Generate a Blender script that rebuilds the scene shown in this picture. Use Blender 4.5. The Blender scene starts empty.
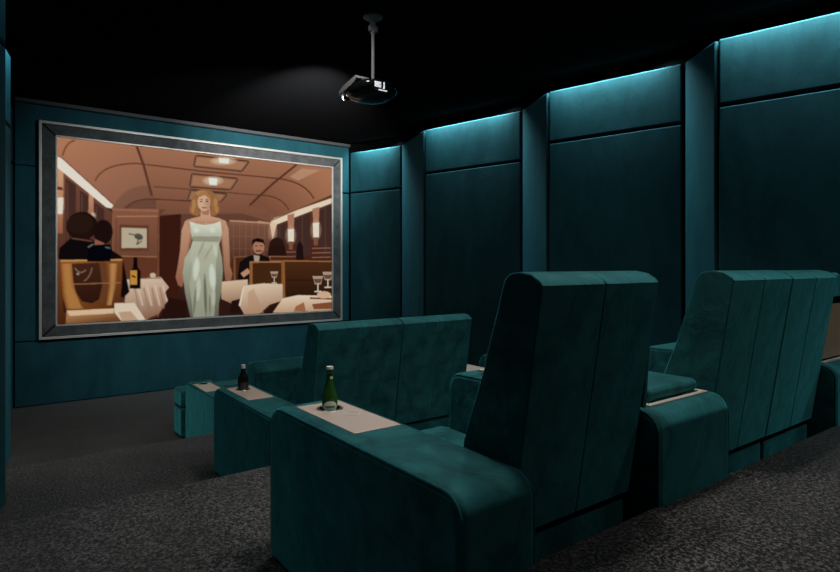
import bpy, bmesh, math, random
import numpy as np
from mathutils import Vector, Matrix
from mathutils.geometry import tessellate_polygon

random.seed(3)
scene = bpy.context.scene
COL = scene.collection
EYE = 1.95                       # eye height over the lowest carpet level; all heights below are relative to the eye

# ------------------------------------------------------------------ camera
cam_data = bpy.data.cameras.new('camera')
cam = bpy.data.objects.new('camera', cam_data)
COL.objects.link(cam)
scene.camera = cam
cam_data.sensor_fit = 'HORIZONTAL'
cam_data.sensor_width = 36.0
cam_data.lens = 577.0 / 840 * 36.0
cam_data.shift_y = -(286 - 265.2) / 840.0
cam.location = (0, 0, EYE)
cam.rotation_euler = (math.radians(90), 0, math.radians(-36.86))
cam_data.clip_start = 0.02

# ------------------------------------------------------------------ view
scene.view_settings.view_transform = 'Standard'
scene.view_settings.look = 'None'
scene.view_settings.gamma = 1
scene.view_settings.exposure = 0.0
w = bpy.data.worlds.new('world')
scene.world = w
w.use_nodes = True
w.node_tree.nodes['Background'].inputs[0].default_value = (0.02, 0.03, 0.035, 1)
w.node_tree.nodes['Background'].inputs[1].default_value = 0.0


def Z(h):
    return h + EYE


def aim(o, target):
    d = Vector(target) - Vector(o.location)
    o.rotation_euler = d.to_track_quat('-Z', 'Y').to_euler()


def area_light(name, loc, target, sx, sy, power, color, spread=180):
    l = bpy.data.lights.new(name, 'AREA')
    l.shape = 'RECTANGLE'
    l.size = sx
    l.size_y = sy
    l.energy = power
    l.color = color
    l.spread = math.radians(spread)
    o = bpy.data.objects.new(name, l)
    COL.objects.link(o)
    o.location = loc
    aim(o, target)
    return o


def spot_light(name, loc, target, power, color, angle=100, blend=1.0, radius=0.12):
    l = bpy.data.lights.new(name, 'SPOT')
    l.energy = power
    l.color = color
    l.spot_size = math.radians(angle)
    l.spot_blend = blend
    l.shadow_soft_size = radius
    o = bpy.data.objects.new(name, l)
    COL.objects.link(o)
    o.location = loc
    aim(o, target)
    return o


CEIL = 2.285
# fill spots added out of view to light the room (rings built further down)
FILL_SPOTS = [
    # x, y, target, power, angle
    (1.50, 1.75, (1.42, 1.75, Z(-1.2)), 95, 92),
    (2.15, 1.45, (2.55, 1.55, Z(-1.2)), 80, 120),
    (3.30, 1.75, (3.30, 1.60, Z(-1.2)), 40, 120),
    (2.05, 3.20, (2.05, 3.60, Z(-1.6)), 60, 120),
    (3.70, 3.20, (3.60, 3.60, Z(-1.6)), 30, 120),
    (2.00, -0.40, (2.0, 1.40, Z(-0.4)), 26, 85),
    (3.50, -0.40, (3.2, 1.40, Z(-0.4)), 34, 85),
    (0.55, 4.85, (0.55, 7.30, Z(-1.9)), 170, 72),
    (2.30, 4.20, (2.40, 5.40, Z(-1.1)), 40, 165),
]
LAMP = (1.0, 0.985, 0.95)
for (x, y, tg, pw, an) in FILL_SPOTS:
    spot_light('fill_spot', (x, y, Z(CEIL - 0.03)), tg, pw, LAMP, an, 1.0, 0.10)

# cove lamps in the slot between the ceiling board and the side wall panels
PANEL_TOP = 2.139
RIGHT = [(5.5, 0.30), (5.87, 1.02), (5.5, 2.68), (5.86, 3.19), (5.5, 4.73), (5.87, 5.50), (5.5, 7.23), (5.88, 8.39), (5.5, 9.57)]
RIGHT = [(5.5, -1.75), (5.87, -1.25), (5.5, 0.50), (5.87, 1.02)] + RIGHT[2:]
LEFT = [(-0.55, -1.75), (-0.90, -1.25), (-0.50, 0.50), (-0.70, 1.00), (-0.16, 2.68), (-0.42, 3.19), (0.108, 4.73), (-0.12, 5.5),
        (0.196, 7.23), (0.0, 8.2), (0.283, 9.57)]


def cove(p, q, side, power):
    p = Vector(p)
    q = Vector(q)
    d = (q - p)
    L = d.length
    d.normalize()
    n = Vector((-d.y, d.x)) * side           # towards the room
    c = (p + q) / 2 + n * 0.045
    c += d * 0.07
    l = bpy.data.lights.new('cove_lamp', 'AREA')
    l.shape = 'RECTANGLE'
    l.size = L * 0.85
    l.size_y = 0.02
    l.energy = power * L
    l.color = (0.62, 0.94, 1.0)
    l.spread = math.radians(125)
    o = bpy.data.objects.new('cove_lamp', l)
    COL.objects.link(o)
    o.location = (c.x, c.y, Z(CEIL + 0.02))
    # x axis along the wall, looking down and slightly towards the panel
    zax = Vector((n.x * 0.22, n.y * 0.22, 1)).normalized()
    xax = Vector((d.x, d.y, 0))
    yax = zax.cross(xax)
    o.matrix_world = Matrix.Translation(o.location) @ Matrix((xax, yax, zax)).transposed().to_4x4()
    return o


COVE_P = 17.0
for i in range(1, len(RIGHT) - 1, 2):
    cove(RIGHT[i], RIGHT[i + 1] if i < 9 else (5.56, 9.38), 1, COVE_P)
for i in (3, 5, 7, 9):
    cove(LEFT[i], LEFT[i + 1] if i < 9 else (0.22, 8.9), -1, COVE_P * 0.12)

# spot added at the projector lens to wash the screen wall and frame
PROJ = (2.835, 4.50)
spot_light('screen_wall_wash', (PROJ[0] - 0.14, PROJ[1] + 0.40, Z(1.58)), (3.0, 9.57, Z(0.5)), 400, (0.80, 0.92, 1.0), 82, 1.0, 0.05)


spot_light('projector_stray_light', (PROJ[0] - 0.12, PROJ[1] + 0.42, Z(1.58)), (4.2, 9.3, Z(2.25)), 1300, (0.95, 0.97, 1.0), 50, 1.0, 0.05)  # added spot; its grey patch on the ceiling stands in for haze

# ------------------------------------------------------------------ materials
def new_mat(name):
    m = bpy.data.materials.new(name)
    m.use_nodes = True
    nt = m.node_tree
    return m, nt, nt.nodes['Principled BSDF']


def simple(name, col, rough=0.5, metal=0.0, **kw):
    m, nt, b = new_mat(name)
    b.inputs['Base Color'].default_value = (*col, 1)
    b.inputs['Roughness'].default_value = rough
    b.inputs['Metallic'].default_value = metal
    for k, v in kw.items():
        b.inputs[k.replace('_', ' ')].default_value = v
    n = nt.nodes.new('ShaderNodeTexNoise')
    n.inputs['Scale'].default_value = 60
    tc = nt.nodes.new('ShaderNodeTexCoord')
    nt.links.new(tc.outputs['Object'], n.inputs['Vector'])
    bp = nt.nodes.new('ShaderNodeBump')
    bp.inputs['Strength'].default_value = 0.02
    bp.inputs['Distance'].default_value = 0.002
    nt.links.new(n.outputs['Fac'], bp.inputs['Height'])
    nt.links.new(bp.outputs['Normal'], b.inputs['Normal'])
    return m


def velvet(name, dark, light, sheen, sheen_col, mottle=6.0, stretch=(1, 1, 1)):
    m, nt, b = new_mat(name)
    N = nt.nodes
    L = nt.links
    tc = N.new('ShaderNodeTexCoord')
    mp = N.new('ShaderNodeMapping')
    mp.inputs['Scale'].default_value = stretch
    L.new(tc.outputs['Object'], mp.inputs['Vector'])
    n1 = N.new('ShaderNodeTexNoise')
    n1.inputs['Scale'].default_value = mottle
    n1.inputs['Detail'].default_value = 7
    n1.inputs['Roughness'].default_value = 0.62
    n1.inputs['Distortion'].default_value = 0.5
    L.new(mp.outputs['Vector'], n1.inputs['Vector'])
    r = N.new('ShaderNodeValToRGB')
    r.color_ramp.elements[0].position = 0.32
    r.color_ramp.elements[0].color = (*dark, 1)
    r.color_ramp.elements[1].position = 0.72
    r.color_ramp.elements[1].color = (*light, 1)
    L.new(n1.outputs['Fac'], r.inputs['Fac'])
    L.new(r.outputs['Color'], b.inputs['Base Color'])
    b.inputs['Roughness'].default_value = 0.75
    b.inputs['Specular IOR Level'].default_value = 0.15
    b.inputs['Sheen Weight'].default_value = sheen
    b.inputs['Sheen Roughness'].default_value = 0.38
    b.inputs['Sheen Tint'].default_value = (*sheen_col, 1)
    n2 = N.new('ShaderNodeTexNoise')
    n2.inputs['Scale'].default_value = 420
    n2.inputs['Detail'].default_value = 2
    L.new(tc.outputs['Object'], n2.inputs['Vector'])
    b1 = N.new('ShaderNodeBump')
    b1.inputs['Strength'].default_value = 0.25
    b1.inputs['Distance'].default_value = 0.002
    L.new(n2.outputs['Fac'], b1.inputs['Height'])
    b2 = N.new('ShaderNodeBump')
    b2.inputs['Strength'].default_value = 0.35
    b2.inputs['Distance'].default_value = 0.02
    L.new(n1.outputs['Fac'], b2.inputs['Height'])
    L.new(b1.outputs['Normal'], b2.inputs['Normal'])
    L.new(b2.outputs['Normal'], b.inputs['Normal'])
    return m


SEAT = velvet('teal_velvet', (0.004, 0.036, 0.041), (0.024, 0.150, 0.158), 1.0, (0.12, 0.75, 0.80), 7.0)
WALLV = velvet('wall_velvet', (0.009, 0.060, 0.074), (0.018, 0.098, 0.116), 0.25, (0.1, 0.6, 0.8), 3.0, (1, 1, 0.4))
PIPING = velvet('piping_velvet', (0.004, 0.070, 0.078), (0.010, 0.11, 0.12), 0.9, (0.1, 0.7, 0.75), 30.0)
BLACK = simple('matt_black', (0.004, 0.004, 0.004), 0.9)
CEILM = simple('black_ceiling_paint', (0.009, 0.009, 0.0095), 0.95)
for m_ in (BLACK, CEILM):
    m_.node_tree.nodes['Principled BSDF'].inputs['Specular IOR Level'].default_value = 0.0
CORNICE = simple('charcoal_cornice', (0.07, 0.07, 0.07), 0.7)
METAL = simple('champagne_metal', (0.70, 0.64, 0.56), 0.35, 0.35)
TRAYM = simple('champagne_tray', (0.66, 0.52, 0.44), 0.42, 0.25)
CHROME = simple('steel', (0.55, 0.55, 0.56), 0.25, 1.0)
GREYM = simple('grey_powder_coat', (0.22, 0.22, 0.23), 0.5, 0.0)
GLOSSB = simple('glossy_black_plastic', (0.006, 0.006, 0.007), 0.12, 0.0)
WHITEM = simple('off_white_plastic', (0.75, 0.74, 0.70), 0.4)
GREENCAP = simple('green_printed_paper', (0.10, 0.32, 0.12), 0.5)
LABELW = simple('pale_printed_paper', (0.82, 0.88, 0.76), 0.5)
BROWNG = simple('dark_brown_glass', (0.012, 0.008, 0.006), 0.08)
WOODM, nt_, b_ = new_mat('beige_wood')
b_.inputs['Roughness'].default_value = 0.5
wv = nt_.nodes.new('ShaderNodeTexNoise')
wv.inputs['Scale'].default_value = 12
wv.inputs['Detail'].default_value = 6
mp_ = nt_.nodes.new('ShaderNodeMapping')
mp_.inputs['Scale'].default_value = (8, 8, 1)
tc_ = nt_.nodes.new('ShaderNodeTexCoord')
rp_ = nt_.nodes.new('ShaderNodeValToRGB')
rp_.color_ramp.elements[0].color = (0.36, 0.22, 0.13, 1)
rp_.color_ramp.elements[1].color = (0.55, 0.37, 0.24, 1)
nt_.links.new(tc_.outputs['Object'], mp_.inputs['Vector'])
nt_.links.new(mp_.outputs['Vector'], wv.inputs['Vector'])
nt_.links.new(wv.outputs['Fac'], rp_.inputs['Fac'])
nt_.links.new(rp_.outputs['Color'], b_.inputs['Base Color'])

GREENG, nt_, b_ = new_mat('green_glass')
b_.inputs['Base Color'].default_value = (0.035, 0.12, 0.02, 1)
b_.inputs['Roughness'].default_value = 0.06
b_.inputs['Transmission Weight'].default_value = 0.35
b_.inputs['IOR'].default_value = 1.5

# carpet: short dark pile
CARPET, nt_, b_ = new_mat('dark_carpet')
N, L = nt_.nodes, nt_.links
b_.inputs['Roughness'].default_value = 0.95
b_.inputs['Specular IOR Level'].default_value = 0.1
b_.inputs['Sheen Weight'].default_value = 0.25
tc_ = N.new('ShaderNodeTexCoord')
nA = N.new('ShaderNodeTexNoise')
nA.inputs['Scale'].default_value = 78
nA.inputs['Detail'].default_value = 2.5
nA.inputs['Roughness'].default_value = 0.85
nB = N.new('ShaderNodeTexNoise')
nB.inputs['Scale'].default_value = 2.2
nB.inputs['Detail'].default_value = 5
L.new(tc_.outputs['Object'], nA.inputs['Vector'])
L.new(tc_.outputs['Object'], nB.inputs['Vector'])
rA = N.new('ShaderNodeValToRGB')
rA.color_ramp.elements[0].position = 0.45
rA.color_ramp.elements[0].color = (0.004, 0.004, 0.004, 1)
rA.color_ramp.elements[1].position = 0.68
rA.color_ramp.elements[1].color = (0.215, 0.20, 0.192, 1)
L.new(nA.outputs['Fac'], rA.inputs['Fac'])
rB = N.new('ShaderNodeValToRGB')
rB.color_ramp.elements[0].position = 0.3
rB.color_ramp.elements[0].color = (0.6, 0.6, 0.6, 1)
rB.color_ramp.elements[1].position = 0.7
rB.color_ramp.elements[1].color = (1, 1, 1, 1)
L.new(nB.outputs['Fac'], rB.inputs['Fac'])
mx = N.new('ShaderNodeMix')
mx.data_type = 'RGBA'
mx.blend_type = 'MULTIPLY'
mx.inputs[0].default_value = 1.0
L.new(rA.outputs['Color'], mx.inputs[6])
L.new(rB.outputs['Color'], mx.inputs[7])
L.new(mx.outputs[2], b_.inputs['Base Color'])
bm_ = N.new('ShaderNodeBump')
bm_.inputs['Strength'].default_value = 0.5
bm_.inputs['Distance'].default_value = 0.006
L.new(nA.outputs['Fac'], bm_.inputs['Height'])
L.new(bm_.outputs['Normal'], b_.inputs['Normal'])

# grey suede border of the screen frame
SUEDE, nt_, b_ = new_mat('grey_suede')
N, L = nt_.nodes, nt_.links
b_.inputs['Roughness'].default_value = 0.8
tc_ = N.new('ShaderNodeTexCoord')
nA = N.new('ShaderNodeTexNoise')
nA.inputs['Scale'].default_value = 7
nA.inputs['Detail'].default_value = 8
nA.inputs['Roughness'].default_value = 0.7
L.new(tc_.outputs['Object'], nA.inputs['Vector'])
rA = N.new('ShaderNodeValToRGB')
rA.color_ramp.elements[0].position = 0.3
rA.color_ramp.elements[0].color = (0.035, 0.036, 0.036, 1)
rA.color_ramp.elements[1].position = 0.75
rA.color_ramp.elements[1].color = (0.125, 0.122, 0.115, 1)
L.new(nA.outputs['Fac'], rA.inputs['Fac'])
L.new(rA.outputs['Color'], b_.inputs['Base Color'])

# the moving picture on the screen: light given off by the screen itself
PICTURE = bpy.data.materials.new('screen_picture')
PICTURE.use_nodes = True
nt_ = PICTURE.node_tree
nt_.nodes.clear()
o_ = nt_.nodes.new('ShaderNodeOutputMaterial')
e_ = nt_.nodes.new('ShaderNodeEmission')
a_ = nt_.nodes.new('ShaderNodeVertexColor')
a_.layer_name = 'picture'
e_.inputs['Strength'].default_value = 0.74
nt_.links.new(a_.outputs['Color'], e_.inputs['Color'])
nt_.links.new(e_.outputs['Emission'], o_.inputs['Surface'])


def emissive(name, col, s):
    m = bpy.data.materials.new(name)
    m.use_nodes = True
    b = m.node_tree.nodes['Principled BSDF']
    b.inputs['Emission Color'].default_value = (*col, 1)
    b.inputs['Emission Strength'].default_value = s
    return m


LAMPGLOW = emissive('lamp_glow', (0.9, 0.97, 1.0), 2.0)
LENSGLOW = emissive('lens_glow', (0.85, 0.9, 1.0), 6.0)
DISPLAYGLOW = emissive('display_glow', (0.8, 0.85, 0.9), 0.8)


# ------------------------------------------------------------------ mesh helpers
def link(name, bm, mat, parent=None, smooth=True, base=None):
    """base: world position that becomes the object's origin"""
    me = bpy.data.meshes.new(name)
    bmesh.ops.remove_doubles(bm, verts=bm.verts, dist=1e-5)
    bmesh.ops.recalc_face_normals(bm, faces=bm.faces)
    if base is not None:
        bmesh.ops.translate(bm, verts=bm.verts, vec=-Vector(base))
    bm.to_mesh(me)
    bm.free()
    if smooth:
        for p in me.polygons:
            p.use_smooth = True
        me.set_sharp_from_angle(angle=math.radians(38))
    weighted = smooth
    if isinstance(mat, (list, tuple)):
        for mm in mat:
            me.materials.append(mm)
    else:
        me.materials.append(mat)
    o = bpy.data.objects.new(name, me)
    COL.objects.link(o)
    if weighted:
        md = o.modifiers.new('weighted_normal', 'WEIGHTED_NORMAL')
        md.keep_sharp = True
        md.weight = 80
    if base is not None:
        o.location = base
    if parent is not None:
        o.parent = parent
        if base is not None:
            o.location = Vector(base) - PARENT_LOC.get(parent.name, Vector((0, 0, 0)))
        PARENT_LOC[o.name] = Vector(base) if base is not None else PARENT_LOC.get(parent.name, Vector((0, 0, 0)))
        if base is None:
            for v in me.vertices:
                v.co -= PARENT_LOC[o.name]
    else:
        PARENT_LOC[o.name] = Vector(base) if base is not None else Vector((0, 0, 0))
    return o


PARENT_LOC = {}


def thing(name, loc, label, cat, group=None):
    o = bpy.data.objects.new(name, None)
    o.empty_display_size = 0.2
    COL.objects.link(o)
    o.location = loc
    PARENT_LOC[o.name] = Vector(loc)
    o['label'] = label
    o['category'] = cat
    if group:
        o['group'] = group
    return o


def tag(o, label, cat, group=None):
    o['label'] = label
    o['category'] = cat
    if group:
        o['group'] = group
    return o


def struct(o):
    o['kind'] = 'structure'
    return o


def add_box(bm, x0, x1, y0, y1, z0, z1, bev=0.0, seg=3):
    t = bmesh.new()
    bmesh.ops.create_cube(t, size=1)
    for v in t.verts:
        v.co = Vector(((x0 + x1) / 2 + v.co.x * (x1 - x0), (y0 + y1) / 2 + v.co.y * (y1 - y0), (z0 + z1) / 2 + v.co.z * (z1 - z0)))
    if bev > 0:
        bmesh.ops.recalc_face_normals(t, faces=t.faces[:])
        bmesh.ops.bevel(t, geom=t.edges[:], offset=bev, segments=seg, profile=0.5, affect='EDGES')
    merge(bm, t)


def merge(bm, t):
    me = bpy.data.meshes.new('tmp')
    t.to_mesh(me)
    t.free()
    bm.from_mesh(me)
    bpy.data.meshes.remove(me)


def box(name, x0, x1, y0, y1, z0, z1, mat, parent=None, bev=0.0, seg=3):
    bm = bmesh.new()
    add_box(bm, x0, x1, y0, y1, z0, z1, bev, seg)
    return link(name, bm, mat, parent)


def add_extrude_x(bm, prof, x0, x1, bev=0.0, seg=3):
    """prof: list of (y, z); closed outline, extruded along x with the two rims bevelled"""
    t = bmesh.new()
    a = [t.verts.new((x0, y, z)) for y, z in prof]
    b = [t.verts.new((x1, y, z)) for y, z in prof]
    fa = t.faces.new(a)
    fb = t.faces.new(b[::-1])
    n = len(prof)
    for i in range(n):
        t.faces.new((a[(i + 1) % n], a[i], b[i], b[(i + 1) % n]))
    if bev > 0:
        es = list(set(fa.edges[:] + fb.edges[:]))
        bmesh.ops.recalc_face_normals(t, faces=t.faces[:])
        bmesh.ops.bevel(t, geom=es, offset=bev, segments=seg, profile=0.5, affect='EDGES', clamp_overlap=True)
    merge(bm, t)


def arc(cy, cz, r, a0, a1, n=7):
    return [(cy + r * math.cos(math.radians(a0 + (a1 - a0) * i / n)), cz + r * math.sin(math.radians(a0 + (a1 - a0) * i / n))) for i in range(n + 1)]


def add_tube(bm, pts, r, seg=8, closed=False):
    pts = [Vector(p) for p in pts]
    rings = []
    n = len(pts)
    up = Vector((0, 0, 1))
    prev = None
    for i, p in enumerate(pts):
        if closed:
            d = pts[(i + 1) % n] - pts[i - 1]
        else:
            d = pts[min(i + 1, n - 1)] - pts[max(i - 1, 0)]
        d.normalize()
        if prev is None:
            u = d.cross(up)
            if u.length < 1e-3:
                u = d.cross(Vector((1, 0, 0)))
        else:
            u = prev - d * prev.dot(d)
        u.normalize()
        prev = u
        v = d.cross(u)
        rings.append([bm.verts.new(p + (u * math.cos(2 * math.pi * k / seg) + v * math.sin(2 * math.pi * k / seg)) * r) for k in range(seg)])
    for i in range(n if closed else n - 1):
        A = rings[i]
        B = rings[(i + 1) % n]
        for k in range(seg):
            bm.faces.new((A[k], A[(k + 1) % seg], B[(k + 1) % seg], B[k]))
    if not closed:
        bm.faces.new(rings[0][::-1])
        bm.faces.new(rings[-1])


def add_lathe(bm, prof, cx, cy, cz, seg=32, sx=1.0, sy=1.0):
    """prof: list of (r, z)"""
    rings = []
    for r, z in prof:
        if r < 1e-6:
            rings.append([bm.verts.new((cx, cy, cz + z))])
        else:
            rings.append([bm.verts.new((cx + r * sx * math.cos(2 * math.pi * k / seg), cy + r * sy * math.sin(2 * math.pi * k / seg), cz + z)) for k in range(seg)])
    for A, B in zip(rings[:-1], rings[1:]):
        for k in range(seg):
            k2 = (k + 1) % seg
            if len(A) == 1 and len(B) == 1:
                continue
            if len(A) == 1:
                bm.faces.new((A[0], B[k2], B[k]))
            elif len(B) == 1:
                bm.faces.new((A[k], A[k2], B[0]))
            else:
                bm.faces.new((A[k], A[k2], B[k2], B[k]))


def cut_cylinder(o, cx, cy, z0, z1, r):
    """take a round hole out of o (the cutter is removed again)"""
    bm = bmesh.new()
    add_lathe(bm, [(0, z0), (r, z0), (r, z1), (0, z1)], cx, cy, 0, 32)
    bmesh.ops.recalc_face_normals(bm, faces=bm.faces)
    me = bpy.data.meshes.new('cut')
    bm.to_mesh(me)
    bm.free()
    c = bpy.data.objects.new('cut', me)
    COL.objects.link(c)
    c.location = -PARENT_LOC[o.name]
    par = o.parent
    loc = o.location.copy()
    o.parent = None
    o.location = (0, 0, 0)
    o.modifiers.clear()
    md = o.modifiers.new('hole', 'BOOLEAN')
    md.operation = 'DIFFERENCE'
    md.solver = 'EXACT'
    md.object = c
    dg = bpy.context.evaluated_depsgraph_get()
    dg.update()
    new = bpy.data.meshes.new_from_object(o.evaluated_get(dg))
    o.modifiers.clear()
    o.data = new
    md = o.modifiers.new('weighted_normal', 'WEIGHTED_NORMAL')
    md.keep_sharp = True
    md.weight = 80
    new.set_sharp_from_angle(angle=math.radians(38))
    bpy.data.objects.remove(c)
    o.parent = par
    o.location = loc


# ------------------------------------------------------------------ room shell
D = 9.57
BACKY = -1.75
LEV = [-1.95, -1.58, -1.20, -0.82]          # carpet levels, screen end first
EDGE = [5.50, 3.30, 1.085]                   # front edges of the three raised levels
XL, XR = -1.0, 6.0

bm = bmesh.new()
prof = [(D + 0.1, -2.2), (D + 0.1, LEV[0]), (EDGE[0], LEV[0]), (EDGE[0], LEV[1]), (EDGE[1], LEV[1]), (EDGE[1], LEV[2]), (EDGE[2], LEV[2]),
        (EDGE[2], LEV[3]), (BACKY - 0.1, LEV[3]), (BACKY - 0.1, -2.2)]
add_extrude_x(bm, [(y, Z(z)) for y, z in prof], XL, XR)
struct(link('floor', bm, CARPET, smooth=False))


def ceiling_poly():
    """ceiling board: stops short of the side walls so that light falls out of the slot"""
    bm = bmesh.new()
    off = 0.085
    r = [(x - off, y) for x, y in RIGHT]
    l = [(x + off, y) for x, y in LEFT]
    ring = l + r[::-1]
    a = [bm.verts.new((x, y, Z(CEIL))) for x, y in ring]
    b = [bm.verts.new((x, y, Z(CEIL + 0.015))) for x, y in ring]
    for i, j, k in tessellate_polygon([[Vector((x, y, 0)) for x, y in ring]]):
        bm.faces.new((a[i], a[j], a[k]))
        bm.faces.new((b[k], b[j], b[i]))
    n = len(ring)
    for i in range(n):
        bm.faces.new((a[i], a[(i + 1) % n], b[(i + 1) % n], b[i]))
    return bm


bm = ceiling_poly()
add_box(bm, XL, XR, BACKY - 0.1, D + 0.1, Z(CEIL + 0.06), Z(CEIL + 0.12))
struct(link('ceiling', bm, CEILM, smooth=False))

# backing walls
struct(box('wall_back', XL, XR, BACKY - 0.2, BACKY, Z(-2.2), Z(CEIL + 0.12), BLACK))


def pad(bm, p, q, side, z0, z1, thick=0.05, gap=0.014, bev=0.016, side_gap=0.024):
    """one upholstered pad between plan points p and q, face on the line pq; side = +1 if the room lies to the left of p->q"""
    p = Vector(p)
    q = Vector(q)
    d = q - p
    L = d.length
    d.normalize()
    n = Vector((-d.y, d.x)) * side
    t = bmesh.new()
    bmesh.ops.create_cube(t, size=1)
    for v in t.verts:
        a = side_gap + (v.co.x + .5) * (L - 2 * side_gap)
        b = (v.co.y - .5) * thick
        c = z0 + gap + (v.co.z + .5) * (z1 - z0 - 2 * gap)
        v.co = Vector((p.x + d.x * a + n.x * b, p.y + d.y * a + n.y * b, c))
    bmesh.ops.recalc_face_normals(t, faces=t.faces[:])
    bmesh.ops.bevel(t, geom=t.edges[:], offset=bev, segments=3, profile=0.5, affect='EDGES')
    merge(bm, t)


def side_wall(name, pts, side, seams, outer):
    # dark backing just behind the pads
    bm = bmesh.new()
    n = len(pts)
    ins = [(x - side * 0.04 * -1, y) for x, y in pts]
    ring = [(x + side * 0.045, y) for x, y in pts] + [(outer, pts[-1][1]), (outer, pts[0][1])]
    a = [bm.verts.new((x, y, Z(-2.2))) for x, y in ring]
    b = [bm.verts.new((x, y, Z(PANEL_TOP - 0.004))) for x, y in ring]
    m = len(ring)
    for i, j, k in tessellate_polygon([[Vector((x, y, 0)) for x, y in ring]]):
        bm.faces.new((a[i], a[j], a[k]))
        bm.faces.new((b[k], b[j], b[i]))
    for i in range(m):
        bm.faces.new((a[i], a[(i + 1) % m], b[(i + 1) % m], b[i]))
    add_box(bm, min(outer, outer + side * 0.02), max(outer, outer + side * 0.02), BACKY - 0.1, D + 0.1, Z(-2.2), Z(CEIL + 0.12))
    wall = struct(link(name, bm, BLACK, smooth=False))
    for i in range(n - 1):
        p, q = pts[i], pts[i + 1]
        if i % 2 == 0:        # narrow return pad, one piece
            bm = bmesh.new()
            pad(bm, p, q, side, Z(-2.15), Z(PANEL_TOP))
            link('return_pad', bm, WALLV, wall)
        else:
            zs = seams[i // 2]
            bm = bmesh.new()
            pad(bm, p, q, side, Z(zs), Z(PANEL_TOP))
            link('upper_pad', bm, WALLV, wall)
            bm = bmesh.new()
            pad(bm, p, q, side, Z(-2.15), Z(zs))
            link('lower_pad', bm, WALLV, wall)
    return wall


side_wall('wall_right', RIGHT, 1, [1.50, 1.50, 1.50, 1.44, 1.37, 1.35], 5.98)
side_wall('wall_left', LEFT, -1, [1.50, 1.50, 1.45, 1.40, 1.38, 1.35], -0.98)

# screen wall
FX0, FX1, FZ0, FZ1 = 0.566, 5.303, -1.03, 2.00
WT = 2.227
bm = bmesh.new()
add_box(bm, XL, XR, D + 0.05, D + 0.2, Z(-2.2), Z(CEIL + 0.12))
front = struct(link('wall_front', bm, BLACK, smooth=False))


def fpad(x0, x1, z0, z1, name):
    bm = bmesh.new()
    add_box(bm, x0 + 0.004, x1 - 0.004, D, D + 0.05, Z(z0) + 0.004, Z(z1) - 0.004, 0.014)
    link(name, bm, WALLV, front)


fpad(0.29, 5.495, -1.945, -1.055, 'lower_pad')
fpad(0.29, 0.60, -1.05, 1.37, 'side_pad')
fpad(5.27, 5.495, -1.05, 1.35, 'side_pad')
fpad(0.29, 5.495, 1.37, WT, 'upper_pad')
bm = bmesh.new()
add_box(bm, 0.29, 5.495, D - 0.05, D + 0.05, Z(WT + 0.004), Z(CEIL), 0.01)
struct(link('trim_1', bm, CORNICE))

# ------------------------------------------------------------------ projection screen
scr = thing('projection_screen', ((FX0 + FX1) / 2, D, Z(FZ0)), 'wide projection screen in a grey suede frame with metal edges, showing a dining car picture', 'screen')
IX0, IX1, IZ0, IZ1 = 0.785, 5.09, -0.83, 1.795


def frame_ring(bm, x0, x1, z0, z1, wdt, y0, y1, bev=0.006, mitre=0.0):
    """four mitred rails with outer rectangle x0..x1, z0..z1"""
    O = [(x0, z0), (x1, z0), (x1, z1), (x0, z1)]
    I = [(x0 + wdt, z0 + wdt), (x1 - wdt, z0 + wdt), (x1 - wdt, z1 - wdt), (x0 + wdt, z1 - wdt)]
    for i in range(4):
        j = (i + 1) % 4
        t = bmesh.new()
        q = [O[i], O[j], I[j], I[i]]
        cx = sum(p[0] for p in q) / 4
        cz = sum(p[1] for p in q) / 4
        # small mitre gap
        dx, dz = O[j][0] - O[i][0], O[j][1] - O[i][1]
        l = math.hypot(dx, dz)
        dx /= l
        dz /= l
        q = [(q[0][0] + dx * mitre, q[0][1] + dz * mitre), (q[1][0] - dx * mitre, q[1][1] - dz * mitre), (q[2][0] - dx * mitre, q[2][1] - dz * mitre),
             (q[3][0] + dx * mitre, q[3][1] + dz * mitre)]
        a = [t.verts.new((x, y0, Z(z))) for x, z in q]
        b = [t.verts.new((x, y1, Z(z))) for x, z in q]
        t.faces.new(a)
        t.faces.new(b[::-1])
        for k in range(4):
            t.faces.new((a[k], a[(k + 1) % 4], b[(k + 1) % 4], b[k]))
        if bev:
            bmesh.ops.recalc_face_normals(t, faces=t.faces[:])
            bmesh.ops.bevel(t, geom=t.edges[:], offset=bev, segments=2, profile=0.5, affect='EDGES')
        merge(bm, t)


bm = bmesh.new()
frame_ring(bm, FX0, FX1, FZ0, FZ1, 0.035, D - 0.085, D, 0.004)
o = link('outer_trim', bm, METAL, scr)
bm = bmesh.new()
frame_ring(bm, FX0 + 0.037, FX1 - 0.037, FZ0 + 0.037, FZ1 - 0.037, 0.165, D - 0.072, D, 0.012, 0.008)
link('suede_border', bm, SUEDE, scr)
bm = bmesh.new()
frame_ring(bm, IX0 - 0.024, IX1 + 0.024, IZ0 - 0.024, IZ1 + 0.024, 0.022, D - 0.080, D - 0.01, 0.003)
link('inner_trim', bm, METAL, scr)

# ---- the picture (drawn on a fine grid of coloured points) ----
GW, GH, SS = 480, 294, 2
W2, H2 = GW * SS, GH * SS
canvas = np.zeros((H2, W2, 3), np.float32)
# corners of the picture in drawing units (x right, y down)
quad = [(57.5, 137.4), (329.8, 169.7), (329.8, 310.3), (57.5, 321.6)]


def homography(src, dst):
    A = []
    for (x, y), (u, v) in zip(src, dst):
        A.append([x, y, 1, 0, 0, 0, -u * x, -u * y, -u])
        A.append([0, 0, 0, x, y, 1, -v * x, -v * y, -v])
    _, _, V = np.linalg.svd(np.array(A, float))
    return V[-1].reshape(3, 3)


HM = homography(quad, [(0, 0), (W2, 0), (W2, H2), (0, H2)])


def T(pts):
    P = np.array([[x, y, 1.0] for x, y in pts]) @ HM.T
    return P[:, :2] / P[:, 2:3]


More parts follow.
